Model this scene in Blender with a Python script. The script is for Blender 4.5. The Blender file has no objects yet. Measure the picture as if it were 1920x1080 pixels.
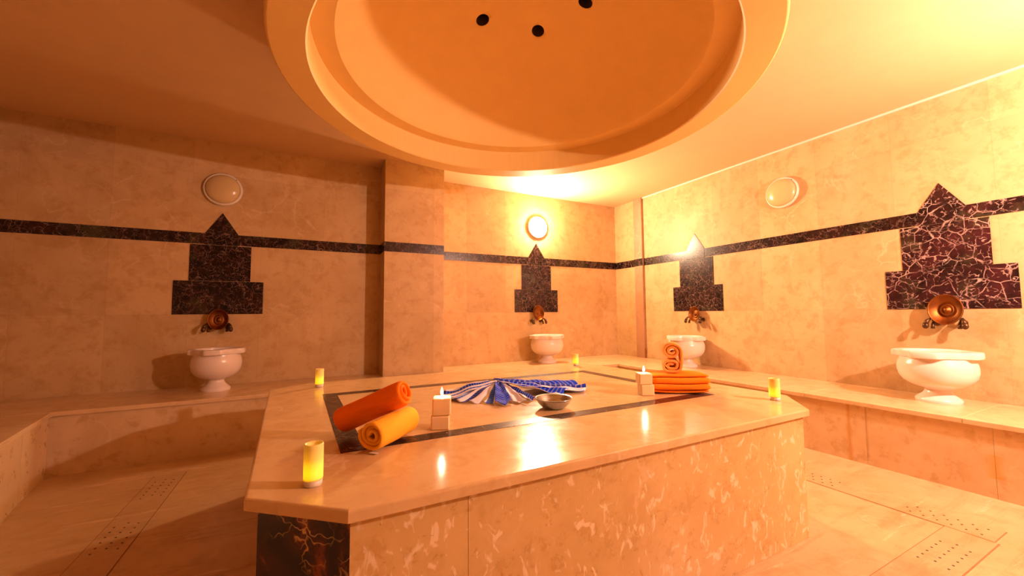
import bpy, bmesh, math, random
from mathutils import Vector, Matrix
random.seed(7)
S = bpy.context.scene
COL = S.collection
PI = math.pi

# ------------------------------------------------------------------ camera, world, exposure
def look(yaw, pitch, roll):
    cy, sy, cp, sp = math.cos(yaw), math.sin(yaw), math.cos(pitch), math.sin(pitch)
    fw = Vector((sy*cp, cy*cp, sp)); rt = Vector((cy, -sy, 0)); up = rt.cross(fw)
    cr, sr = math.cos(roll), math.sin(roll)
    r2 = rt*cr + up*sr; u2 = -rt*sr + up*cr
    return Matrix((r2, u2, -fw)).transposed()
cam = bpy.data.cameras.new('camera'); co = bpy.data.objects.new('camera', cam); COL.objects.link(co)
cam.sensor_width = 36; cam.lens = 36*738/1920; cam.clip_start = .02
co.matrix_world = Matrix.Translation((0, 0, 1.15)) @ look(math.radians(27.43), math.radians(3.6), math.radians(-.42)).to_4x4()
S.camera = co
W = bpy.data.worlds.new('world'); S.world = W; W.use_nodes = True
W.node_tree.nodes['Background'].inputs[0].default_value = (1, .5, .2, 1)
W.node_tree.nodes['Background'].inputs[1].default_value = .02
S.view_settings.view_transform = 'Standard'
S.view_settings.look = 'None'
S.view_settings.gamma = 1
S.view_settings.exposure = 0.13
LAMP_FRONT = ((1, .68, .58), 5200)       # lit globe on the front wall, out of frame
LAMP_BACK = ((1, .68, .42), 760)        # lit globe on the back wall

# ------------------------------------------------------------------ helpers
def link(name, me, mat=None, parent=None, smooth=False):
    o = bpy.data.objects.new(name, me); COL.objects.link(o)
    if mat is not None:
        for m in (mat if isinstance(mat, (list, tuple)) else [mat]): me.materials.append(m)
    if parent is not None: o.parent = parent
    if smooth:
        for p in me.polygons: p.use_smooth = True
    return o
def obj(name, bm, mat, parent=None, smooth=False, loc=None):
    me = bpy.data.meshes.new(name)
    bmesh.ops.recalc_face_normals(bm, faces=bm.faces[:])
    bm.to_mesh(me); bm.free()
    o = link(name, me, mat, parent, smooth)
    if loc is not None: o.location = loc
    return o
def tag(o, label, cat, group=None):
    o['label'] = label; o['category'] = cat
    if group: o['group'] = group
    return o
def struct(o):
    o['kind'] = 'structure'; return o
def empty(name, loc=(0, 0, 0), rz=0):
    o = bpy.data.objects.new(name, None); COL.objects.link(o); o.empty_display_size = .05
    o.location = loc; o.rotation_euler = (0, 0, rz); return o
def box(bm, x0, x1, y0, y1, z0, z1, bev=0):
    r = bmesh.ops.create_cube(bm, size=1)
    for v in r['verts']:
        v.co = Vector(((x0+x1)/2+v.co.x*(x1-x0), (y0+y1)/2+v.co.y*(y1-y0), (z0+z1)/2+v.co.z*(z1-z0)))
    if bev:
        es = list({e for v in r['verts'] for e in v.link_edges})
        bmesh.ops.bevel(bm, geom=es, offset=bev, segments=2, affect='EDGES', profile=.5)
    return bm
def prism(bm, pts, z0, z1, bev=0):
    a = [bm.verts.new((x, y, z0)) for x, y in pts]; b = [bm.verts.new((x, y, z1)) for x, y in pts]
    n = len(pts); bm.faces.new(a[::-1]); top = bm.faces.new(b)
    for i in range(n): bm.faces.new((a[i], a[(i+1) % n], b[(i+1) % n], b[i]))
    if bev:
        es = [e for e in top.edges]
        bmesh.ops.bevel(bm, geom=es, offset=bev, segments=3, affect='EDGES', profile=.5)
    return bm
def lathe(bm, prof, n=48, rf=None, center=(0, 0, 0), close=False):
    """prof = [(r,z)...]; rf(i_prof, theta) -> radius factor"""
    rings = []
    for i, (r, z) in enumerate(prof):
        if r < 1e-6:
            rings.append([bm.verts.new((center[0], center[1], center[2]+z))]); continue
        ring = []
        for k in range(n):
            t = 2*PI*k/n; f = rf(i, t) if rf else 1
            ring.append(bm.verts.new((center[0]+r*f*math.cos(t), center[1]+r*f*math.sin(t), center[2]+z)))
        rings.append(ring)
    pairs = list(zip(rings, rings[1:]))
    if close: pairs.append((rings[-1], rings[0]))
    for A, B in pairs:
        for k in range(n):
            k2 = (k+1) % n
            if len(A) == 1 and len(B) == 1: continue
            if len(A) == 1: bm.faces.new((A[0], B[k], B[k2]))
            elif len(B) == 1: bm.faces.new((A[k], A[k2], B[0]))
            else: bm.faces.new((A[k], A[k2], B[k2], B[k]))
    return bm
def tube(bm, pts, rad, n=12):
    rads = rad if isinstance(rad, (list, tuple)) else [rad]*len(pts)
    pts = [Vector(p) for p in pts]; rings = []
    for i, p in enumerate(pts):
        d = (pts[min(i+1, len(pts)-1)]-pts[max(i-1, 0)]).normalized()
        a = d.orthogonal().normalized() if i == 0 else (prev - d*prev.dot(d)).normalized()
        prev = a; b = d.cross(a)
        rings.append([bm.verts.new(p+(a*math.cos(2*PI*k/n)+b*math.sin(2*PI*k/n))*rads[i]) for k in range(n)])
    for A, B in zip(rings, rings[1:]):
        for k in range(n): bm.faces.new((A[k], A[(k+1) % n], B[(k+1) % n], B[k]))
    bm.faces.new(rings[0][::-1]); bm.faces.new(rings[-1])
    return bm
def xf(bm, M, verts=None):
    bmesh.ops.transform(bm, matrix=M, verts=verts or bm.verts[:]); return bm

# ------------------------------------------------------------------ materials
class NT:
    def __init__(s, name):
        s.m = bpy.data.materials.new(name); s.m.use_nodes = True
        s.t = s.m.node_tree; s.t.nodes.clear()
        s.out = s.t.nodes.new('ShaderNodeOutputMaterial')
        s.b = s.t.nodes.new('ShaderNodeBsdfPrincipled'); s.t.links.new(s.b.outputs[0], s.out.inputs[0])
        s.pos = None
    def n(s, typ, **kw):
        nd = s.t.nodes.new(typ)
        for k, v in kw.items(): setattr(nd, k, v)
        return nd
    def set(s, sock, v):
        if hasattr(v, 'is_output'): s.t.links.new(v, sock)
        elif v is not None: sock.default_value = v if not (isinstance(v, tuple) and len(v) == 3 and sock.type == 'RGBA') else (*v, 1)
    def math(s, op, a, b=None, c=None, clamp=False):
        nd = s.n('ShaderNodeMath', operation=op, use_clamp=clamp)
        s.set(nd.inputs[0], a)
        if b is not None: s.set(nd.inputs[1], b)
        if c is not None: s.set(nd.inputs[2], c)
        return nd.outputs[0]
    def position(s, obj_space=False):
        if s.pos is None:
            if obj_space: s.pos = s.n('ShaderNodeTexCoord').outputs['Object']
            else: s.pos = s.n('ShaderNodeNewGeometry').outputs['Position']
        return s.pos
    def xyz(s):
        nd = s.n('ShaderNodeSeparateXYZ'); s.set(nd.inputs[0], s.position()); return nd.outputs
    def noise(s, scale, detail=4, rough=.55, vec=None, dist=0, stretch=None, off=None):
        v = vec or s.position()
        if stretch or off:
            mp = s.n('ShaderNodeMapping'); s.set(mp.inputs[0], v)
            if stretch: mp.inputs['Scale'].default_value = stretch
            if off: mp.inputs['Location'].default_value = off
            v = mp.outputs[0]
        nd = s.n('ShaderNodeTexNoise'); s.set(nd.inputs['Vector'], v)
        nd.inputs['Scale'].default_value = scale; nd.inputs['Detail'].default_value = detail
        nd.inputs['Roughness'].default_value = rough; nd.inputs['Distortion'].default_value = dist
        return nd.outputs['Fac'], nd.outputs['Color']
    def ramp(s, v, stops, interp='LINEAR'):
        nd = s.n('ShaderNodeValToRGB'); s.set(nd.inputs[0], v); cr = nd.color_ramp; cr.interpolation = interp
        while len(cr.elements) < len(stops): cr.elements.new(.5)
        for e, (p, c) in zip(cr.elements, stops):
            e.position = p; e.color = (*c, 1) if isinstance(c, tuple) else (c, c, c, 1)
        return nd.outputs[0]
    def mix(s, f, a, b, mode='MIX'):
        nd = s.n('ShaderNodeMix', data_type='RGBA', blend_type=mode)
        s.set(nd.inputs[0], f); s.set(nd.inputs[6], a); s.set(nd.inputs[7], b); return nd.outputs[2]
    def bump(s, h, strength=.2, dist=.01):
        nd = s.n('ShaderNodeBump'); nd.inputs['Strength'].default_value = strength; nd.inputs['Distance'].default_value = dist
        s.set(nd.inputs['Height'], h); s.set(s.b.inputs['Normal'], nd.outputs[0])
    def vor(s, scale, vec=None, feature='DISTANCE_TO_EDGE'):
        nd = s.n('ShaderNodeTexVoronoi', feature=feature); s.set(nd.inputs['Vector'], vec or s.position())
        nd.inputs['Scale'].default_value = scale; return nd.outputs['Distance']
    def warp(s, scale, amt):
        f, c = s.noise(scale, 3)
        sub = s.n('ShaderNodeVectorMath', operation='SUBTRACT'); s.set(sub.inputs[0], c); sub.inputs[1].default_value = (.5, .5, .5)
        sc = s.n('ShaderNodeVectorMath', operation='SCALE'); s.set(sc.inputs[0], sub.outputs[0]); sc.inputs['Scale'].default_value = amt
        ad = s.n('ShaderNodeVectorMath', operation='ADD'); s.set(ad.inputs[0], s.position()); s.set(ad.inputs[1], sc.outputs[0])
        return ad.outputs[0]

BEIGE = ((.50, .320, .145), (.58, .395, .20), (.38, .210, .07))
def marble(name, cols=BEIGE, rough=.46, axis=None, pitch=.62, off=0., rows=(), joint=.55, vein=.22, streak=0, speck=None, stains=(), tone=.16, scale=1.0, spec=.5):
    k = NT(name)
    big, _ = k.noise(1.6*scale, 5, .6, dist=.6); fine, _ = k.noise(9*scale, 7, .7, dist=.25); mid, _ = k.noise(3*scale, 7, .7, dist=.5)
    c = k.mix(k.ramp(big, [(.32, 0.), (.68, 1.)]), cols[0], cols[1])
    c = k.mix(k.math('MULTIPLY', k.ramp(mid, [(.50, 0.), (.75, 1.)]), .5), c, cols[2])
    c = k.mix(k.math('MULTIPLY', k.ramp(fine, [(.36, 1.), (.50, 0.)]), .45), c, cols[2])
    v = k.vor(2.6*scale, k.warp(5*scale, .35))
    vm = k.ramp(v, [(0., 1.), (.03, 0.)])
    lm, _ = k.noise(3, 2); vm = k.math('MULTIPLY', vm, k.ramp(lm, [(.5, 0.), (.7, 1.)]))
    c = k.mix(k.math('MULTIPLY', vm, vein), c, (.9, .68, .48))
    if streak:
        s1, _ = k.noise(3, 7, .7, dist=.6, stretch=(.35, 2.6, 1)); c = k.mix(k.math('MULTIPLY', k.ramp(s1, [(.54, 0.), (.68, 1.)]), streak), c, cols[2])
        s2, _ = k.noise(4, 6, .7, dist=.6, stretch=(.3, 3., 1), off=(5, 2, 1)); c = k.mix(k.math('MULTIPLY', k.ramp(s2, [(.60, 0.), (.66, 1.)]), streak*.6), c, (.82, .62, .40))
    if speck:   # shell-like flecks, light and rusty
        f1, _ = k.noise(24, 4, .5, dist=1.2, stretch=(1, 1, .6))
        m1 = k.ramp(f1, [(.58, 0.), (.66, 1.)]); c = k.mix(k.math('MULTIPLY', m1, .55), c, speck[0])
        f2, _ = k.noise(15, 5, .6, dist=2.2, off=(3, 5, 1)); m2 = k.ramp(f2, [(.66, 0.), (.72, 1.)])
        c = k.mix(k.math('MULTIPLY', m2, .75), c, speck[1])
    if axis is not None:
        X = k.xyz(); u = X[axis]
        q = k.math('DIVIDE', k.math('SUBTRACT', u, off), pitch)
        fr = k.math('FRACT', q); idx = k.math('FLOOR', q)
        d = k.math('MINIMUM', fr, k.math('SUBTRACT', 1., fr))
        jm = k.math('LESS_THAN', d, .0022/pitch)
        w = X[2] if axis < 2 else X[1]
        row = None
        for r in rows:
            g = k.math('GREATER_THAN', w, r); row = g if row is None else k.math('ADD', row, g)
            jr = k.math('LESS_THAN', k.math('ABSOLUTE', k.math('SUBTRACT', w, r)), .0022); jm = k.math('MAXIMUM', jm, jr)
        key = k.math('MULTIPLY', idx, 7.13)
        if row is not None: key = k.math('ADD', key, k.math('MULTIPLY', row, 3.7))
        wn = k.n('ShaderNodeTexWhiteNoise', noise_dimensions='1D'); k.set(wn.inputs['W'], key)
        t = k.math('ADD', k.math('MULTIPLY', wn.outputs['Value'], tone), 1-tone/2)
        cm = k.n('ShaderNodeVectorMath', operation='SCALE'); k.set(cm.inputs[0], c); k.set(cm.inputs['Scale'], t); c = cm.outputs[0]
        c = k.mix(k.math('MULTIPLY', jm, joint), c, (.25, .12, .05))
    for (ax, u0, wd, z0, z1, colr, st) in stains:
        X = k.xyz(); nz, _ = k.noise(14, 3)
        d = k.math('DIVIDE', k.math('ABSOLUTE', k.math('SUBTRACT', X[ax], u0)), k.math('MULTIPLY', nz, 2*wd))
        m = k.math('SUBTRACT', 1., d, clamp=True)
        m = k.math('MULTIPLY', m, k.math('MULTIPLY', k.math('GREATER_THAN', X[2], z0), k.math('LESS_THAN', X[2], z1)))
        c = k.mix(k.math('MULTIPLY', m, st), c, colr)
    k.set(k.b.inputs['Base Color'], c)
    rr = k.math('ADD', k.math('MULTIPLY', fine, .18), rough-.08)
    k.set(k.b.inputs['Roughness'], rr)
    k.b.inputs['Specular IOR Level'].default_value = spec
    return k.m

def dark_marble(name, base=((.006, .002, .002), (.028, .008, .006)), vein=(.50, .30, .24), sc=9, amt=.8, wp=.22):
    k = NT(name)
    big, _ = k.noise(5, 5, .6, dist=1)
    c = k.mix(k.ramp(big, [(.35, 0.), (.65, 1.)]), base[0], base[1])
    gr, _ = k.noise(4, 4, .6, off=(7, 1, 3)); c = k.mix(k.math('MULTIPLY', k.ramp(gr, [(.55, 0.), (.72, 1.)]), .7), c, (.05, .045, .02))
    def vein_(scale, warp, width, mlo, mhi, off):
        v = k.ramp(k.vor(scale, k.warp(*warp)), [(0., 1.), (width*.5, .55), (width, 0.)])
        m, _ = k.noise(scale*.55, 4, .65, dist=1.2, off=off); return k.math('MULTIPLY', v, k.ramp(m, [(mlo, 0.), (mhi, 1.)]))
    v1 = vein_(sc, (5, wp), .045 if wp > .2 else .034, .40, .58, (4, 2, 8))
    v2 = vein_(sc*2.2, (9, .14), .06, .46, .62, (2, 9, 4))
    c = k.mix(k.math('MULTIPLY', k.math('MAXIMUM', v1, v2), amt), c, vein)
    k.set(k.b.inputs['Base Color'], c); k.b.inputs['Roughness'].default_value = .25; k.b.inputs['Specular IOR Level'].default_value = .3
    return k.m

def simple(name, col, rough=.5, metal=0., spec=.5, bump=None, sss=0, coat=0):
    k = NT(name)
    f, _ = k.noise(6, 4, .6)
    c = k.mix(k.ramp(f, [(.3, 0.), (.7, 1.)]), tuple(x*.97 for x in col), tuple(min(1, x*1.02) for x in col))
    k.set(k.b.inputs['Base Color'], c)
    k.b.inputs['Roughness'].default_value = rough; k.b.inputs['Metallic'].default_value = metal
    k.b.inputs['Specular IOR Level'].default_value = spec
    k.b.inputs['Coat Weight'].default_value = coat
    if bump:
        h, _ = k.noise(bump[0], 4, .7); k.bump(h, bump[1], bump[2])
    return k.m
def emit(name, col, st):
    k = NT(name); k.t.nodes.remove(k.b)
    e = k.n('ShaderNodeEmission'); e.inputs[0].default_value = (*col, 1); e.inputs[1].default_value = st
    k.t.links.new(e.outputs[0], k.out.inputs[0]); return k.m

ROWS = (.46, 1.157, 2.56)
M_WX = marble('wall_marble_x', axis=0, pitch=.585, off=.139, rows=ROWS, joint=.15, spec=.22)
M_WY = marble('wall_marble_y', axis=1, pitch=.575, off=.895, rows=ROWS, joint=.15, spec=.22)
M_PIL = marble('pilaster_marble', cols=((.34, .17, .08), (.40, .21, .11), (.28, .13, .05)))
M_BENCH = marble('bench_marble', rough=.28, cols=((.58, .38, .19), (.66, .46, .25), (.46, .27, .11)), stains=((1, 1.56, .022, .0, .43, (.50, .22, .03), .8), (1, .83, .05, .12, .26, (.62, .28, .03), .7), (1, 1.45, .01, .05, .43, (.40, .2, .07), .6)))
M_BTOP = marble('bench_top_marble', rough=.2, cols=((.60, .40, .20), (.68, .47, .26), (.50, .31, .14)))
M_SLAB = marble('platform_top_marble', rough=.165, cols=((.62, .385, .165), (.69, .455, .22), (.52, .29, .10)), vein=.35)
M_FRONT = marble('platform_side_marble', rough=.28, cols=((.56, .335, .115), (.66, .42, .17), (.46, .25, .065)), speck=((.92, .74, .50), (.42, .14, .03)))
M_FLOOR = marble('floor_marble', rough=.3, streak=.8, axis=0, pitch=.9, off=.1, rows=(), joint=.0, cols=((.50, .31, .14), (.58, .38, .20), (.38, .21, .08)), tone=.05)
M_DRAIN = marble('drain_marble', rough=.3, streak=.8, cols=((.47, .285, .13), (.54, .35, .18), (.36, .19, .07)))
M_DARK = dark_marble('dark_marble', sc=14, amt=.36)
M_DARKR = dark_marble('dark_marble_maroon', base=((.010, .004, .004), (.042, .009, .010)), vein=(.60, .38, .32), sc=9, amt=.8, wp=.09)
M_CHAMF = None
M_PLASTER = simple('ceiling_plaster', (.66, .43, .225), .6)
M_RING = simple('dome_plaster', (.78, .51, .16), .55)
M_BASIN = simple('basin_marble', (.74, .62, .54), .25)
M_WHITE = simple('white_plastic', (.72, .62, .50), .35)
M_GLASSOFF = simple('frosted_glass', (.58, .42, .20), .22)
M_COPPER = simple('copper', (.22, .075, .018), .45, metal=1.)
M_BRONZE = simple('aged_brass', (.10, .05, .02), .4, metal=.8)
M_STEEL = simple('steel', (.46, .50, .60), .2, metal=1.)
M_TOWEL = simple('orange_terry', (.95, .20, .008), .9, spec=.1, bump=(420, .5, .004))
M_TOWEL2 = simple('light_orange_terry', (.97, .44, .03), .9, spec=.1, bump=(420, .5, .004))
M_WAX = simple('pale_wax', (.86, .60, .30), .35)
M_WICK = simple('wick', (.03, .02, .02), .8)
M_HOLE = simple('dark_hole', (.05, .025, .012), .8)
M_GROUT = simple('grout', (.28, .14, .05), .8)
def chamfer_mat():
    k = NT('rust_marble')
    n1, _ = k.noise(4.5, 6, .65, dist=1.2); c = k.ramp(n1, [(.42, (.006, .003, .002)), (.52, (.05, .012, .004)), (.60, (.24, .05, .008)), (.76, (.40, .13, .03))])
    v = k.ramp(k.vor(11, k.warp(9, .22)), [(0., 1.), (.025, .3), (.05, 0.)])
    m, _ = k.noise(5, 3, off=(1, 6, 2)); v = k.math('MULTIPLY', v, k.ramp(m, [(.50, 0.), (.62, 1.)]))
    c = k.mix(v, c, (.70, .42, .14)); k.set(k.b.inputs['Base Color'], c); k.b.inputs['Roughness'].default_value = .25
    return k.m
M_CHAMF = chamfer_mat()

# ------------------------------------------------------------------ room
XW, YW, YR, YF, XL, ZC = 4.53, 4.83, 4.98, -.50, -2.42, 2.90
CX0, CX1, CY = .748, 1.435, 4.53
def wall(name, m, *b): return struct(obj(name, box(bmesh.new(), *b), m))
struct(obj('floor', box(bmesh.new(), XL-.2, XW+.2, YF-.2, YR+.3, -.1, 0), M_FLOOR))
wall('wall_back', M_WX, XL-.2, CX0, YW, YR+.2, 0, ZC)
wall('wall_column', M_WX, CX0, CX1, CY, YR+.2, 0, ZC)
wall('wall_alcove', M_WX, CX1, XW, YR, YR+.2, 0, ZC)
wall('wall_right', M_WY, XW, XW+.2, YF-.2, YR+.2, 0, ZC)
wall('wall_left', M_WY, XL-.2, XL, YF-.2, YW, 0, ZC)
wall('wall_front', M_WX, XL, XW, YF-.2, YF, 0, ZC)
wall('wall_pilaster', M_PIL, XW-.035, XW, 4.36, 4.52, .46, ZC)

# ceiling with a round opening, and the dropped dome ring
DC = (1.21, 2.165); R1, R2, R3, Z1, Z2 = 1.425, 1.243, 1.112, 2.52, 2.70
def circ(n, r, c=DC): return [(c[0]+r*math.cos(2*PI*i/n), c[1]+r*math.sin(2*PI*i/n)) for i in range(n)]
N = 128
bm = bmesh.new(); inner = circ(N, R2+.05); x0, x1, y0, y1 = XL-.2, XW+.2, YF-.2, YR+.2
for z, flip in ((ZC, 0), (ZC+.12, 1)):
    a = [bm.verts.new((x, y, z)) for x, y in inner]; b = []
    for x, y in inner:
        dx, dy = x-DC[0], y-DC[1]
        t = min([(x1-DC[0])/dx if dx > 1e-9 else 1e9, (x0-DC[0])/dx if dx < -1e-9 else 1e9, (y1-DC[1])/dy if dy > 1e-9 else 1e9, (y0-DC[1])/dy if dy < -1e-9 else 1e9])
        b.append(bm.verts.new((DC[0]+dx*t, DC[1]+dy*t, z)))
    cor = [bm.verts.new((X, Y, z)) for X, Y in ((x1, y1), (x0, y1), (x0, y0), (x1, y0))]
    for i in range(N):
        j = (i+1) % N; f = [a[i], a[j], b[j], b[i]]
        if abs(b[i].co.x-b[j].co.x) > 1e-4 and abs(b[i].co.y-b[j].co.y) > 1e-4:
            c = min(cor, key=lambda v: (v.co-b[i].co).length); f = [a[i], a[j], b[j], c, b[i]]
        bm.faces.new(f)
struct(obj('ceiling', bm, M_PLASTER))
# dome: one solid of revolution (ring soffit, step, ledge, shallow cap), pierced by six round light wells
H = .60; RS = (R3*R3+H*H)/(2*H); zc = Z2+H-RS
prof = [(R1, ZC+.02), (R1, Z1+.012), (R1-.006, Z1+.003), (R1-.012, Z1), (R2+.008, Z1), (R2, Z1+.008), (R2, Z2-.004), (R2-.004, Z2), (R3+.006, Z2), (R3, Z2+.006)]
for i in range(1, 25):
    a = math.asin(R3/RS)*(1-i/24); prof.append((max(RS*math.sin(a), 0), zc+RS*math.cos(a)))
prof += [(0, Z2+H+.35), (R3+.1, Z2+.55), (R1, ZC+.15)]
bm = lathe(bmesh.new(), prof, N, center=(DC[0], DC[1], 0), close=False)
# close outer skin
bm.verts.ensure_lookup_table()
first = [v for v in bm.verts if abs(v.co.z-(ZC+.02)) < 1e-5]; last = [v for v in bm.verts if abs(v.co.z-(ZC+.15)) < 1e-5]
for i in range(N): bm.faces.new((first[i], first[(i+1) % N], last[(i+1) % N], last[i]))
dome = struct(obj('ceiling_dome', bm, [M_RING, M_HOLE]))
bm = bmesh.new()
HC = []
for i in range(6):
    t = math.radians(-12+60*i); p = (1.20+.42*math.cos(t), 2.09+.42*math.sin(t)); HC.append(p)
    bmesh.ops.create_cone(bm, cap_ends=True, segments=32, radius1=.046, radius2=.046, depth=.5, matrix=Matrix.Translation((p[0], p[1], 3.36)))
cut = obj('cutter', bm, [M_RING, M_HOLE])
for p in cut.data.polygons: p.material_index = 1
md = dome.modifiers.new('b', 'BOOLEAN'); md.object = cut; md.operation = 'DIFFERENCE'; md.solver = 'EXACT'
dg = bpy.context.evaluated_depsgraph_get(); dg.update()
me = bpy.data.meshes.new_from_object(dome.evaluated_get(dg)); dome.modifiers.clear(); dome.data = me
bpy.data.objects.remove(cut)
for p in dome.data.polygons: p.use_smooth = p.area < .02 and p.material_index == 0 and p.center.z > Z2+.004

# dark band round the room and the stepped dark panels
ZB0, ZB1 = 1.852, 1.962
T = .004
LB, CB, R2B, RB = -.782, 2.992, 3.464, 1.188        # basin / panel centres
def seg(lo, hi, gaps, h=.137): 
    out = []; s = lo
    for g in sorted(gaps): out.append((s, g-h)); s = g+h
    out.append((s, hi)); return out
tn = [0]
def band(mat, *b):
    tn[0] += 1; struct(obj('trim_%d' % tn[0], box(bmesh.new(), *b), mat))
for a, b in seg(XL, CX0-T, [LB]): band(M_DARK, a, b, YW-T, YW, ZB0, ZB1)
band(M_DARK, CX0-T, CX0, CY-T, YW, ZB0, ZB1)
band(M_DARK, CX0, CX1, CY-T, CY, ZB0-.004, ZB1-.004)
for a, b in seg(CX1, XW-T, [CB]): band(M_DARK, a, b, YR-T, YR, ZB0, ZB1)
for a, b in ((4.52, YR), (R2B+.137, 4.36), (RB+.137, R2B-.137), (YF, RB-.137)): band(M_DARKR if b < 2 else M_DARK, XW-T, XW, a, b, ZB0, ZB1)
band(M_DARK, XW-.035-T, XW-.035, 4.36-T, 4.52, ZB0, ZB1)
def panel(cx, face, wallpos, mat, label):
    """face 'y' = on a wall facing -y; 'x' = on the right wall facing -x"""
    g = .0015
    polys = [('panel_base_tile', [(-.367, 1.157), (.367, 1.157), (.367, 1.486-g), (-.367, 1.486-g)]),
             ('panel_middle_tile', [(-.251, 1.486+g), (.251, 1.486+g), (.251, 1.847-g), (-.251, 1.847-g)]),
             ('panel_arrow_tile', [(-.135, 1.847+g), (.135, 1.847+g), (.135, 1.966), (0, 2.176), (-.135, 1.966)])]
    root = empty('stepped_wall_panel', (cx, wallpos, 1.157) if face == 'y' else (wallpos, cx, 1.157), 0 if face == 'y' else -PI/2)
    for nm, pl in polys:
        bm = bmesh.new(); a = [bm.verts.new((x, -T-.002, z-1.157)) for x, z in pl]; b = [bm.verts.new((x, 0, z-1.157)) for x, z in pl]
        bm.faces.new(a); bm.faces.new(b[::-1]); n = len(pl)
        for i in range(n): bm.faces.new((a[i], b[i], b[(i+1) % n], a[(i+1) % n]))
        obj(nm, bm, mat, root)
    tag(root, label, 'wall panel')
panel(LB, 'y', YW, M_DARK, 'stepped black marble wall panel on the dim left wall, below the unlit lamp')
panel(CB, 'y', YR, M_DARK, 'stepped dark marble panel directly below the glowing wall lamp')
panel(R2B, 'x', XW, M_DARK, 'stepped dark marble panel on the right wall, near the room corner')
panel(RB, 'x', XW, M_DARKR, 'largest looking maroon marble panel with pale veins, at the right end of the right wall')

# thin plaster seam where right wall meets ceiling
struct(obj('trim_20', box(bmesh.new(), XW-.012, XW, YF, 4.36, ZC-.018, ZC), M_WHITE))

# ------------------------------------------------------------------ bench round the room
BZ = .46
lx = [(-1.615, 4.08), (-1.43, 3.0), (-1.40, YF)]
def bench(label, tops, fronts):
    root = empty('marble_bench', (*tops[0][0], 0)); M = Matrix.Translation((-tops[0][0][0], -tops[0][0][1], 0))
    for t_ in tops: obj('bench_top', xf(prism(bmesh.new(), t_, BZ-.032, BZ, .006), M), M_BTOP, root)
    for f_ in fronts: obj('front_panel', xf(prism(bmesh.new(), f_, 0, BZ-.032), M), M_BENCH, root)
    tag(root, label, 'bench')
def onl(y):  # left bench front line, inset
    if y > 3.0: return -1.43+(y-3.0)/(1.08)*(-.185)-.018
    return -1.418
bench('low beige marble bench along the dim left wall side, nearest the left edge', [[(XL, YF), lx[2], lx[1], lx[0], (XL, 4.08)]],
      [[(onl(a)-.06, a), (onl(b)-.06, b), (onl(b), b), (onl(a), a)] for a, b in ((4.099, 3.62), (3.617, 3.0), (2.997, 1.0), (.997, YF))])
bench('low beige marble bench along the back wall behind the platform', [[(XL, 4.083), (CX0, 4.083), (CX0, YW), (XL, YW)],
      [(CX0+.0015, 4.083), (CX1, 4.083), (CX1, CY), (CX0+.0015, CY)], [(CX1+.0015, 4.083), (3.715, 4.083), (3.715, YR), (CX1+.0015, YR)]],
      [[(a, 4.10), (b, 4.10), (b, 4.16), (a, 4.16)] for a, b in ((-1.66, .15), (.153, 1.9), (1.903, 3.735))])
ys = [YR, 3.0, 1.85, .95, YF]
bench('low beige marble bench along the brightly lit right wall', [[(3.7165, b+.003), (XW, b+.003), (XW, a), (3.7165, a)] for a, b in zip(ys, ys[1:])],
      [[(3.736, b), (3.80, b), (3.80, a), (3.736, a)] for a, b in ((4.6, 3.05), (3.0488, 1.455), (1.4538, .832), (.8308, YF))])

# ------------------------------------------------------------------ central platform
PZ = .643
slab = [(-.145, 1.342), (.105, 1.13), (2.308, 1.13), (2.575, 1.375), (2.50, 3.02), (2.27, 3.30), (.02, 3.31), (-.217, 3.145)]
root = empty('marble_platform', (1.2, 2.2, 0)); tag(root, 'large eight-sided beige marble platform in the middle of the room', 'platform')
Mp = Matrix.Translation((-1.2, -2.2, 0))
bm = prism(bmesh.new(), slab, PZ-.034, PZ, .008); xf(bm, Mp); obj('top_slab', bm, M_SLAB, root)
base = [(-.112, 1.352), (.112, 1.150), (2.285, 1.150), (2.535, 1.39), (2.47, 3.00), (2.25, 3.27), (.03, 3.28), (-.185, 3.13)]
bm = prism(bmesh.new(), [(x+(.02 if x < 1.2 else -.02), y+(.02 if y < 2.2 else -.02)) for x, y in base], 0, PZ-.034); xf(bm, Mp); obj('core', bm, M_GROUT, root)
def side(p, q, mat, name='side_panel', cuts=1, inset=.0015):
    p, q = Vector(p), Vector(q); d = (q-p).normalized(); nrm = Vector((-d.y, d.x)); L = (q-p).length
    e = [0]+[L*c for c in (cuts if isinstance(cuts, (list, tuple)) else ())]+[L]
    for a, b in zip(e, e[1:]):
        A = p+d*(a+(inset if a else 0)); B = p+d*b; pts = [A, B, B+nrm*.018, A+nrm*.018]
        bm = prism(bmesh.new(), [tuple(v) for v in pts], 0.001, PZ-.0345); xf(bm, Mp); obj(name, bm, mat, root)
side(base[0], base[1], M_CHAMF, 'rust_marble_panel')
side(base[1], base[2], M_FRONT, cuts=(.152,))
side(base[2], base[3], M_FRONT); side(base[3], base[4], M_FRONT); side(base[4], base[5], M_FRONT)
side(base[5], base[6], M_FRONT); side(base[6], base[7], M_FRONT); side(base[7], base[0], M_FRONT)
# dark inlay frame, let into the slab
o = [(.118, 1.592), (2.212, 1.592), (2.150, 2.80), (.095, 2.80)]; i_ = [(.205, 1.672), (2.13, 1.672), (2.075, 2.722), (.178, 2.722)]
for k in range(4):
    j = (k+1) % 4; pts = [o[k], o[j], i_[j], i_[k]]
    bm = prism(bmesh.new(), pts, PZ-.001, PZ+.0012); xf(bm, Mp); obj('inlay_strip', bm, M_DARK, root)

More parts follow.
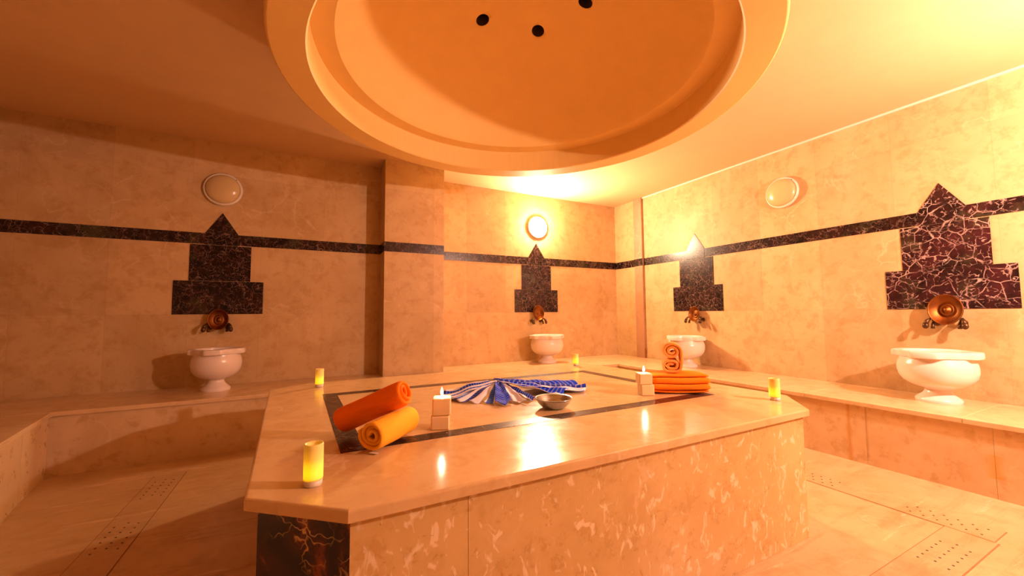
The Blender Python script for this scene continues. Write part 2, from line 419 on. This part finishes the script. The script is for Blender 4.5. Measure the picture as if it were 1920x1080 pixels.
# ------------------------------------------------------------------ floor drains (perforated strips)
def drain(x0, x1, y0, y1, label):
    root = empty('drain_strip', ((x0+x1)/2, (y0+y1)/2, 0))
    cx, cy = (x0+x1)/2, (y0+y1)/2
    bm = box(bmesh.new(), x0-cx, x1-cx, y0-cy, y1-cy, 0, .003); obj('perforated_slab', bm, M_DRAIN, root)
    bm = bmesh.new(); lx_, ly = x1-x0, y1-y0; horiz = lx_ > ly; L, Wd = (lx_, ly) if horiz else (ly, lx_)
    s = .055; nn = int(L/s)
    for a in range(nn):
        for r in range(3):
            if (a // 6) % 2 == 1: continue
            u = -L/2+.05+a*s*.98+(s/2 if r % 2 else 0); v = (r-1)*.05
            p = (u, v) if horiz else (v, u)
            if abs(u) > L/2-.02: continue
            bmesh.ops.create_cone(bm, cap_ends=True, segments=10, radius1=.005, radius2=.005, depth=.0008, matrix=Matrix.Translation((p[0], p[1], .0034)))
    obj('drain_holes', bm, M_HOLE, root)['kind'] = 'stuff'
    bm = bmesh.new(); w = .0045
    box(bm, -lx_/2-w, -lx_/2, -ly/2, ly/2, 0, .0012); box(bm, lx_/2, lx_/2+w, -ly/2, ly/2, 0, .0012)
    box(bm, -lx_/2-w, lx_/2+w, -ly/2-w, -ly/2, 0, .0012); box(bm, -lx_/2-w, lx_/2+w, ly/2, ly/2+w, 0, .0012)
    obj('joint_line', bm, M_GROUT, root)
    tag(root, label, 'drain')
drain(3.035, 3.225, .70, 3.75, 'perforated marble drain strip on the floor along the right bench')
drain(1.2, 3.03, .685, .868, 'perforated marble drain strip in front of the platform, at the right')
drain(-.945, -.765, .70, 3.75, 'perforated marble drain strip on the dim floor left of the platform')

# ------------------------------------------------------------------ basins
def basin_mesh():
    bm = bmesh.new()
    def lobe(i, t):
        c = math.cos(4*t); s = max(-1, min(1, c*3.0)); return 1+.075*s
    prof = [(.0, 0), (.128, 0), (.131, .012), (.128, .024), (.11, .04), (.085, .06), (.074, .078), (.072, .092), (.080, .102), (.105, .108),
            (.150, .124), (.190, .152), (.214, .188), (.224, .228), (.224, .262), (.219, .292), (.208, .312), (.206, .330)]
    rim0 = len(prof)
    prof += [(.222, .331), (.232, .335), (.234, .345), (.234, .368), (.231, .378), (.222, .381), (.19, .381), (.184, .378)]
    inn = [(.18, .37), (.185, .28), (.17, .20), (.12, .15), (.0, .135)]
    rim1 = len(prof); prof += inn
    return lathe(bm, prof, 96, rf=lambda i, t: lobe(i, t) if rim0 <= i < rim1-2 else 1)
bme = bpy.data.meshes.new('marble_basin'); bm = basin_mesh(); bmesh.ops.recalc_face_normals(bm, faces=bm.faces[:]); bm.to_mesh(bme); bm.free()
bme.materials.append(M_BASIN)
for p in bme.polygons: p.use_smooth = True
def mark_sharp(me, ang=40):
    bm = bmesh.new(); bm.from_mesh(me)
    for e in bm.edges:
        if len(e.link_faces) == 2 and e.calc_face_angle(0) > math.radians(ang): e.smooth = False
    bm.to_mesh(me); bm.free()
mark_sharp(bme)
for x, y, rz, s, lab in ((-.735, 4.52, 0, .87, 'pale marble footed basin on the bench by the dim left wall'),
                  (2.955, 4.655, 0, 1.0, 'cream marble footed basin under the glowing lamp'),
                  (4.245, 3.43, -PI/2, .97, 'cream marble basin behind the upright orange towel roll'),
                  (4.245, 1.20, -PI/2, .97, 'white marble footed basin at the right end of the right bench')):
    o_ = bpy.data.objects.new('marble_basin', bme); COL.objects.link(o_); o_.location = (x, y, BZ); o_.rotation_euler = (0, 0, rz); o_.scale = (s, s, 1.0)
    tag(o_, lab, 'basin', 'footed marble basins on the bench')

# ------------------------------------------------------------------ taps and copper bowls
def make_tap(side_):
    root = empty('brass_tap')
    bm = bmesh.new(); tube(bm, [(0, 0, 0), (0, -.008, 0)], [.026, .022], 20); tube(bm, [(0, -.006, 0), (0, -.05, 0), (0, -.07, -.006), (0, -.082, -.024), (0, -.085, -.045)], [.012, .012, .012, .011, .013], 12)
    obj('spout', bm, M_BRONZE, root, True)
    bm = bmesh.new(); tube(bm, [(0, -.045, .008), (side_*.006, -.05, .035)], [.012, .01], 12); tube(bm, [(0, -.05, .03), (side_*.014, -.075, .034), (side_*.026, -.098, .016), (side_*.033, -.108, -.012)], [.008, .008, .014, .018], 12)
    bmesh.ops.create_uvsphere(bm, u_segments=16, v_segments=10, radius=.02, matrix=Matrix.Translation((side_*.034, -.11, -.022)) @ Matrix.Diagonal((1, .8, 1.25, 1)))
    obj('handle', bm, M_BRONZE, root, True)
    return root
def bowl_mesh():
    out = [(0, -.040), (.030, -.041), (.055, -.036), (.082, -.020), (.098, -.002), (.104, .006), (.101, .009), (.095, .002), (.078, -.012), (.058, -.026), (.047, -.029), (.044, -.024), (.036, -.020), (.030, -.024), (.022, -.022), (.012, -.012), (0, -.008)]
    return lathe(bmesh.new(), out, 48)
cme = bpy.data.meshes.new('copper_bowl'); bm = bowl_mesh(); bmesh.ops.recalc_face_normals(bm, faces=bm.faces[:]); bm.to_mesh(cme); bm.free()
cme.materials.append(M_COPPER)
for p in cme.polygons: p.use_smooth = True
taps = {-1: make_tap(-1), 1: make_tap(1)}
first_use = {-1: True, 1: True}
def put_tap(sd, loc, rz, label):
    r = taps[sd]
    if first_use[sd]: first_use[sd] = False
    else:
        r2 = r.copy(); COL.objects.link(r2)
        for ch in [c for c in bpy.data.objects if c.parent == r]:
            c2 = ch.copy(); COL.objects.link(c2); c2.parent = r2
        r = r2
    r.location = loc; r.rotation_euler = (0, 0, rz); tag(r, label, 'tap', 'brass taps over the basins')
def tapset(c, face, wallpos, zt, zb, names, bs=1.0):
    for sd in (-1, 1):
        u = sd*.074
        loc = (c+u, wallpos, zt) if face == 'y' else (wallpos, c-u, zt)
        put_tap(sd, loc, 0 if face == 'y' else -PI/2, ('left' if sd < 0 else 'right')+' dark brass tap '+names)
    b = bpy.data.objects.new('copper_bowl', cme); COL.objects.link(b)
    d = .075
    b.location = (c, wallpos-d, zb) if face == 'y' else (wallpos-d, c, zb)
    b.rotation_euler = (math.radians(84), 0, 0 if face == 'y' else -PI/2)
    b.scale = (bs*.9, bs*1.08, bs*1.2)
    tag(b, 'round copper bowl resting on the taps '+names, 'bowl', 'copper bowls leaning over the taps')
tapset(-.775, 'y', YW, 1.03, 1.105, 'above the dim left wall basin', .92)
tapset(2.975, 'y', YR, 1.03, 1.145, 'above the basin under the glowing lamp', 1.0)
tapset(3.455, 'x', XW, 1.045, 1.115, 'above the basin behind the upright towel roll', .9)
tapset(1.185, 'x', XW, 1.045, 1.15, 'above the rightmost basin', 1.08)

# ------------------------------------------------------------------ wall lamps
def lamp(loc, rz, glass, label, grp=None):
    root = empty('wall_lamp', loc, rz)
    M = Matrix.Rotation(PI/2, 4, 'X')
    bm = lathe(bmesh.new(), [(0, 0), (.160, 0), (.166, .010), (.166, .022), (.158, .034), (.147, .037), (.146, .028), (0, .028)], 64); xf(bm, M); obj('lamp_rim', bm, M_WHITE, root, True)
    pr = [(.146, .030)]+[(.146*math.cos(a), .030+.062*math.sin(a)) for a in [PI/2*k/14 for k in range(1, 14)]]+[(0, .092)]
    bm = lathe(bmesh.new(), pr, 64); xf(bm, M); obj('lamp_glass', bm, glass, root, True)
    bm = bmesh.new(); bmesh.ops.create_uvsphere(bm, u_segments=10, v_segments=6, radius=.005, matrix=Matrix.Translation((.11, -.034, .108))); obj('screw', bm, M_BRONZE, root, True)
    tag(root, label, 'lamp', grp)
M_ON = emit('lamp_glow_back', *LAMP_BACK); M_ON2 = emit('lamp_glow_front', *LAMP_FRONT)
lamp((-.785, YW, 2.415), 0, M_GLASSOFF, 'unlit round wall lamp on the dim left wall')
lamp((3.01, YR, 2.415), 0, M_ON, 'glowing round wall lamp near the far corner')
lamp((XW, 2.36, 2.42), -PI/2, M_GLASSOFF, 'unlit round wall lamp with white rim on the right wall')
root = empty('bulb_lamp', (3.4, YF, 2.10), PI); tag(root, 'lit bare bulb wall lamp on the wall behind the viewer', 'lamp')
M = Matrix.Rotation(PI/2, 4, 'X')
obj('lamp_plate', xf(lathe(bmesh.new(), [(0, 0), (.06, 0), (.06, .012), (.022, .02), (.022, .055), (0, .055)], 32), M), M_WHITE, root, True)
bm = bmesh.new(); bmesh.ops.create_uvsphere(bm, u_segments=24, v_segments=16, radius=.042, matrix=Matrix.Translation((0, -.098, 0))); obj('bulb', bm, M_ON2, root, True)

# ------------------------------------------------------------------ LED candles
def led_mat():
    k = NT('led_wax')
    z = k.n('ShaderNodeSeparateXYZ'); tc = k.n('ShaderNodeTexCoord'); k.set(z.inputs[0], tc.outputs['Object'])
    g = k.ramp(k.math('DIVIDE', z.outputs[2], .12), [(.16, .2), (.20, .7), (.33, 1.), (.50, .75), (.66, .3), (.9, .1)])
    k.b.inputs['Base Color'].default_value = (.80, .58, .20, 1); k.b.inputs['Roughness'].default_value = .4
    k.b.inputs['Emission Color'].default_value = (1., .50, .0, 1); k.set(k.b.inputs['Emission Strength'], k.math('MULTIPLY', g, 1.3))
    return k.m
M_LED = led_mat()
def led(loc, h, r, label):
    root = empty('electric_candle', loc)
    z0 = .018
    bm = lathe(bmesh.new(), [(0, z0), (r*.98, z0), (r, z0+.003), (r, h-.003), (r*.96, h), (r*.86, h), (r*.82, h-.006), (r*.5, h-.012), (0, h-.014)], 40); obj('wax_shell', bm, M_LED, root, True)
    bm = lathe(bmesh.new(), [(0, 0), (r*.86, 0), (r*.93, .003), (r*.97, z0), (0, z0)], 40); obj('candle_base', bm, M_WHITE, root, True)
    tag(root, label, 'candle', 'small electric candles on the platform corners')
led((.026, 1.345, PZ), .122, .027, 'glowing yellow electric candle on the nearest left corner of the platform')
led((.085, 3.10, PZ), .125, .027, 'glowing yellow electric candle on the far left corner of the platform')
led((2.375, 1.335, PZ), .122, .028, 'glowing yellow electric candle on the right corner of the platform')
led((2.285, 3.09, PZ), .110, .026, 'glowing yellow electric candle on the far corner of the platform, below the lamp')

# ------------------------------------------------------------------ burning wax candles
M_FLAME = emit('flame', (1, .75, .5), 220)
def wax(loc, rz, s, h1, h2, label, dx):
    root = empty('block_candle', loc, rz)
    obj('lower_wax_block', box(bmesh.new(), -s, s, -s, s, 0, h1, .006), M_WAX, root)
    bm = box(bmesh.new(), -s, s, -s, s, 0, h2, .006)
    xf(bm, Matrix.Translation((dx, 0, h1))); obj('upper_wax_block', bm, M_WAX, root)
    obj('wick', tube(bmesh.new(), [(dx, 0, h1+h2-.002), (dx+.001, 0, h1+h2+.010)], .0012, 8), M_WICK, root)
    z = h1+h2+.006
    bm = lathe(bmesh.new(), [(0, 0), (.004, .004), (.0062, .011), (.005, .020), (.0022, .029), (0, .036)], 16, center=(dx, 0, z)); obj('flame', bm, M_FLAME, root, True)
    tag(root, label, 'candle', 'burning block candles on the platform')
wax((.535, 1.73, PZ), math.radians(-20), .040, .060, .075, 'burning pale wax block candle beside the rolled orange towels', .006)
wax((1.855, 1.80, PZ), math.radians(-27), .040, .066, .066, 'burning pale wax block candle beside the folded orange towel', -.010)

# ------------------------------------------------------------------ towels
def spiral_roll(R, L, turns=3.2, r0=.010, squash=1.0, seed=0, tail=0, ph=0):
    """rolled towel lying along +x, centre of its axis at the origin"""
    rnd = random.Random(seed); bm = bmesh.new(); n = int(turns*30); pitch = (R-r0)/turns; th = pitch*.86
    ns = 18; cross = []
    for i in range(n+1):
        t = 2*PI*turns*i/n; r = r0+(R-r0-th/2)*i/n
        w = 1+.02*math.sin(3*t+seed)
        for sgn, lst in ((1, 0), (-1, 1)):
            pass
        cross.append((t+ph, r*w))
    if tail:
        t, r = cross[-1]; 
    def pt(t, r): return (r*math.cos(t), r*math.sin(t)*squash)
    outer = [pt(t, r+th/2) for t, r in cross]; inner_ = [pt(t, max(r-th/2, .001)) for t, r in cross]
    loop = outer+inner_[::-1]; m = len(loop); no = len(outer)
    rings = []
    for s in range(ns+1):
        u = s/ns; x = -L/2+L*u; e = min(u, 1-u); f = 1-.05*math.exp(-e*30)
        ring = []
        for k, (a, b) in enumerate(loop):
            wob = .0025*math.sin(9*u+math.atan2(b, a)*2+seed)
            idx = k if k < no else m-1-k
            xo = (.010*math.sin(.9*idx*.1+seed) if s in (0, ns) else 0)*(1 if s else -1)*.8+(.006*(1-idx/no) if s == ns else -.006*(1-idx/no) if s == 0 else 0)*-1
            ring.append(bm.verts.new((x+xo, a*(f+wob*6), b*(f+wob*6))))
        rings.append(ring)
    for A, B in zip(rings, rings[1:]):
        for k in range(m): bm.faces.new((A[k], A[(k+1) % m], B[(k+1) % m], B[k]))
    for ring in (rings[0], rings[-1]):
        for k in range(no-1): bm.faces.new((ring[k], ring[k+1], ring[m-2-k], ring[m-1-k]))
    return bm
def soft(o, lv=1):
    md = o.modifiers.new('s', 'SUBSURF'); md.levels = lv; md.render_levels = lv
    for p in o.data.polygons: p.use_smooth = True
def place_axis(o, a, b):
    a, b = Vector(a), Vector(b); d = (b-a).normalized(); o.location = (a+b)/2
    o.rotation_euler = d.to_track_quat('X', 'Z').to_euler()
Rl = .062
a, b = (.216, 1.540, PZ+Rl+.001), (.392, 1.722, PZ+Rl+.001)
L = (Vector(b)-Vector(a)).length
t1 = obj('rolled_towel', spiral_roll(Rl, L, 3.1, .012, .98, 1, ph=-.3), M_TOWEL2)
place_axis(t1, a, b); soft(t1)
tag(t1, 'rolled light orange towel lying flat, spiral end toward the viewer', 'towel', 'rolled orange towels on the platform')
tg = obj('care_tag', box(bmesh.new(), -.012, .0, -.02, .012, 0, .0015), M_WHITE, t1); tg.location = (-L/2+.001, -.012, -Rl+.003)
tg['label'] = 'small white care tag'
a, b = (.130, 1.825, PZ+.062), (.366, 1.655, .834)
L = (Vector(b)-Vector(a)).length
t2 = obj('rolled_towel', spiral_roll(.060, L, 2.6, .014, .96, 4, ph=1.9), M_TOWEL)
place_axis(t2, a, b); soft(t2)
tag(t2, 'rolled deep orange towel leaning up across the other roll', 'towel', 'rolled orange towels on the platform')
# folded towel
def folded(L, D, layers, th, seed=0):
    bm = bmesh.new(); rnd = random.Random(seed)
    path = []
    r = th*.22
    for k in range(layers):
        z = th*(k+.5); y0, y1 = (D/2-r, -D/2+r) if k % 2 == 0 else (-D/2+r, D/2-r)
        for s in range(7): path.append((y0+(y1-y0)*s/6, z+.0015*math.sin(s*1.3+k)))
        if k < layers-1:
            sg = -1 if k % 2 == 0 else 1
            for q in range(1, 6):
                an = PI*q/6; path.append((y1+sg*r*1.0*math.sin(an), z+th/2-th/2*math.cos(an)))
    t = th*.47; up, dn = [], []
    for i, (y, z) in enumerate(path):
        y2, z2 = path[min(i+1, len(path)-1)]; y1, z1 = path[max(i-1, 0)]
        d = Vector((y2-y1, z2-z1)).normalized(); nn = Vector((-d.y, d.x))
        up.append((y+nn.x*t, z+nn.y*t)); dn.append((y-nn.x*t, z-nn.y*t))
    loop = up+dn[::-1]; m = len(loop); rings = []; ns = 14
    for s in range(ns+1):
        u = s/ns; x = -L/2+L*u
        e = min(u, 1-u); f = 1-.10*math.exp(-e*26)
        rings.append([bm.verts.new((x+(.004*math.sin(z*160+s) if s in (0, ns) else 0), y*(1-.02*math.exp(-e*20))+.0025*math.sin(5*u+z*90), th*layers/2+(z-th*layers/2)*f+.002*math.sin(6*u+y*20))) for y, z in loop])
    for A, B in zip(rings, rings[1:]):
        for k in range(m): bm.faces.new((A[k], A[(k+1) % m], B[(k+1) % m], B[k]))
    no = len(up)
    for ring in (rings[0], rings[-1]):
        for k in range(no-1): bm.faces.new((ring[k], ring[k+1], ring[m-2-k], ring[m-1-k]))
    return bm
LT, DT = .345, .20
fc = Vector((2.045, 1.690)); dirv = Vector((.871, -.491)); nv = Vector((.491, .871)); cpos = fc+nv*DT/2
M_TOWEL3 = simple('mid_orange_terry', (.96, .23, .010), .9, spec=.1, bump=(420, .5, .004))
t3 = obj('folded_towel', folded(LT, DT, 6, .0193, 2), M_TOWEL3); t3.location = (cpos.x, cpos.y, PZ+.006); t3.rotation_euler = (0, 0, math.atan2(dirv.y, dirv.x)+PI); soft(t3)
tag(t3, 'thick folded orange towel lying flat beside the right burning candle', 'towel')
def scroll(D):
    """towel rolled from both ends: cross-section in x-z, extruded along y"""
    bm = bmesh.new(); path = []; cz, R, th = .136, .050, .0195
    for i in range(61):
        u = i/60; t = PI*.5-2*PI*2.0*(1-u); r = .010+(R-.010)*u
        path.append((r*math.cos(-t+PI/2)*1.1, cz+r*math.sin(-t+PI/2)))
    path += [(.057, .11), (.058, .085), (.058, .055)]
    for i in range(1, 50):
        u = i/49; t = -2*PI*1.9*u; hw, hh = .058-.046*u, .043-.036*u; e = .75
        c, s_ = math.cos(t), math.sin(t)
        path.append((hw*math.copysign(abs(c)**e, c), .046+hh*math.copysign(abs(s_)**e, s_)))
    up, dn = [], []
    for i, (x, z) in enumerate(path):
        x2, z2 = path[min(i+1, len(path)-1)]; x1, z1 = path[max(i-1, 0)]
        d = Vector((x2-x1, z2-z1)).normalized(); nn = Vector((-d.y, d.x))*th*.46
        up.append((x+nn.x, z+nn.y)); dn.append((x-nn.x, z-nn.y))
    loop = up+dn[::-1]; m = len(loop); no = len(up); rings = []
    for s_ in range(9):
        y = -D/2+D*s_/8
        rings.append([bm.verts.new((x+.003*math.sin(y*40+z*30), y+(.005*math.sin(z*60) if s_ == 0 else 0), max(z, .001))) for x, z in loop])
    for A, B in zip(rings, rings[1:]):
        for k in range(m): bm.faces.new((A[k], A[(k+1) % m], B[(k+1) % m], B[k]))
    for ring in (rings[0], rings[-1]):
        for k in range(no-1): bm.faces.new((ring[k], ring[k+1], ring[m-2-k], ring[m-1-k]))
    box(bm, -.045, .045, -D/2+.02, D/2-.01, .03, .10)
    return bm
t4 = obj('rolled_towel', scroll(.12), simple('apricot_terry', (.97, .33, .07), .9, spec=.1, bump=(420, .5, .004)))
t4.location = (2.085, 1.80, PZ+.121); t4.rotation_euler = (0, 0, math.radians(-46)); soft(t4)
tag(t4, 'orange towel rolled from both ends, standing upright on the folded towel', 'towel', 'rolled orange towels on the platform')

# ------------------------------------------------------------------ steel bowl
bm = lathe(bmesh.new(), [(0, 0), (.045, 0), (.062, .008), (.083, .032), (.094, .056), (.099, .064), (.097, .066), (.091, .060), (.080, .036), (.060, .012), (.043, .005), (0, .004)], 56)
o_ = obj('steel_bowl', bm, M_STEEL, None, True, (1.175, 1.79, PZ)); o_.scale = (1, 1, .85); tag(o_, 'shallow shiny steel bowl on the platform in front of the blue cloth', 'bowl')

# ------------------------------------------------------------------ blue striped cloth
def cloth_mat():
    k = NT('striped_cotton')
    uv = k.n('ShaderNodeUVMap'); sp = k.n('ShaderNodeSeparateXYZ'); k.set(sp.inputs[0], uv.outputs[0])
    u = sp.outputs[0]; v = sp.outputs[1]
    c = k.ramp(k.math('FRACT', u), [(0., (.80, .76, .85)), (.14, (.004, .04, .55)), (.36, (.72, .70, .85)), (.40, (.008, .06, .60)), (.48, (.82, .76, .82)), (.63, (.03, .12, .75)), (.68, (.80, .74, .82)), (.78, (.003, .02, .30)), (.93, (.75, .68, .75))], 'CONSTANT')
    st = k.math('LESS_THAN', k.math('FRACT', k.math('MULTIPLY', v, 17.)), .3)
    c = k.mix(k.math('MULTIPLY', st, .22), c, (.75, .68, .72))
    k.set(k.b.inputs['Base Color'], c); k.b.inputs['Roughness'].default_value = .85; k.b.inputs['Specular IOR Level'].default_value = .15
    h, _ = k.noise(300, 3); k.bump(h, .25, .002)
    return k.m
M_CLOTH = cloth_mat()
bm = bmesh.new(); uvl = bm.loops.layers.uv.new('UVMap')
def petal(P, wl, tips, zt, pleats, amp, u0, u1, nu=40, nv_=20, hump=.0, ph=0.):
    """sheet gathered at P (width wl vector) opening to the polyline tips; pleated across"""
    P = Vector(P); wl = Vector(wl); rows = []
    for j in range(nv_+1):
        v = j/nv_; row = []
        for i in range(nu+1):
            u = i/nu
            q = u*(len(tips)-1); kk = min(int(q), len(tips)-2); f = q-kk
            T_ = Vector((*tips[kk], 0)).lerp(Vector((*tips[kk+1], 0)), f)
            A = P+wl*(u-.5); z0 = A.z
            x = A.x+(T_.x-A.x)*v; y = A.y+(T_.y-A.y)*v
            z = PZ+zt+(z0-PZ-zt)*(1-v)**1.6+hump*math.sin(PI*min(v*1.1, 1))
            z += amp*(.35+.65*v)*(.5+.5*math.cos(2*PI*pleats*u+ph))*(1-.35*v)
            edge = .012*math.sin(u*PI*pleats*2)*v
            x += (T_-A).normalized().x*edge; y += (T_-A).normalized().y*edge
            wz = .007*math.sin(23*x+31*y+3*ph)*math.sin(41*y-17*x)*min(1, 3*v)
            x += .006*math.sin(37*y+9*v+ph)*v; y += .006*math.sin(33*x+7*u)*v; z += wz
            row.append(bm.verts.new((x, y, max(z, PZ+.003))))
        rows.append(row)
    for j in range(nv_):
        for i in range(nu):
            f = bm.faces.new((rows[j][i], rows[j][i+1], rows[j+1][i+1], rows[j+1][i])); f.smooth = True
            for l, (a, b) in zip(f.loops, ((i, j), (i+1, j), (i+1, j+1), (i, j+1))):
                l[uvl].uv = (u0+(u1-u0)*a/nu, b/nv_)
Pk = (1.035, 2.24, PZ+.080)
petal(Pk, (.06, -.07, 0), [(.80, 2.44), (.72, 2.33), (.715, 2.25)], .004, 1.5, .026, .05, .75, hump=.016)
petal(Pk, (.05, -.05, 0), [(.735, 2.27), (.77, 2.15), (.86, 2.075)], .004, 2.3, .016, .42, 1.1, hump=.012, ph=1)
petal((1.04, 2.22, PZ+.075), (.03, 0, 0), [(.885, 2.06), (.925, 2.01)], .004, 1, .012, .62, .70, hump=.01)
petal((1.05, 2.22, PZ+.078), (.035, 0, 0), [(.915, 1.985), (.965, 1.945), (1.02, 1.975)], .005, 1, .028, .14, .36, hump=.012)
petal((1.07, 2.22, PZ+.076), (.03, 0, 0), [(1.035, 1.98), (1.10, 1.94)], .005, 1, .014, .50, .62, hump=.012)
petal((1.08, 2.23, PZ+.074), (.03, .02, 0), [(1.12, 1.975), (1.18, 2.00)], .005, 1, .020, .70, .86, hump=.008)
petal((1.05, 2.245, PZ+.086), (.02, .08, 0), [(1.34, 2.02), (1.46, 2.06), (1.54, 2.14)], .010, 1.6, .034, .05, .62, nu=60, hump=.010, ph=.8)
petal((1.05, 2.25, PZ+.084), (.0, .09, 0), [(1.56, 2.02), (1.64, 2.12), (1.66, 2.24), (1.60, 2.36)], .008, 2.2, .040, .62, 1.5, nu=60, hump=.004, ph=2)
o_ = obj('striped_cloth', bm, M_CLOTH)
md = o_.modifiers.new('t', 'SOLIDIFY'); md.thickness = .0022; md.offset = 1
tag(o_, 'crumpled blue and white striped cotton bath cloth fanned out on the platform', 'cloth')
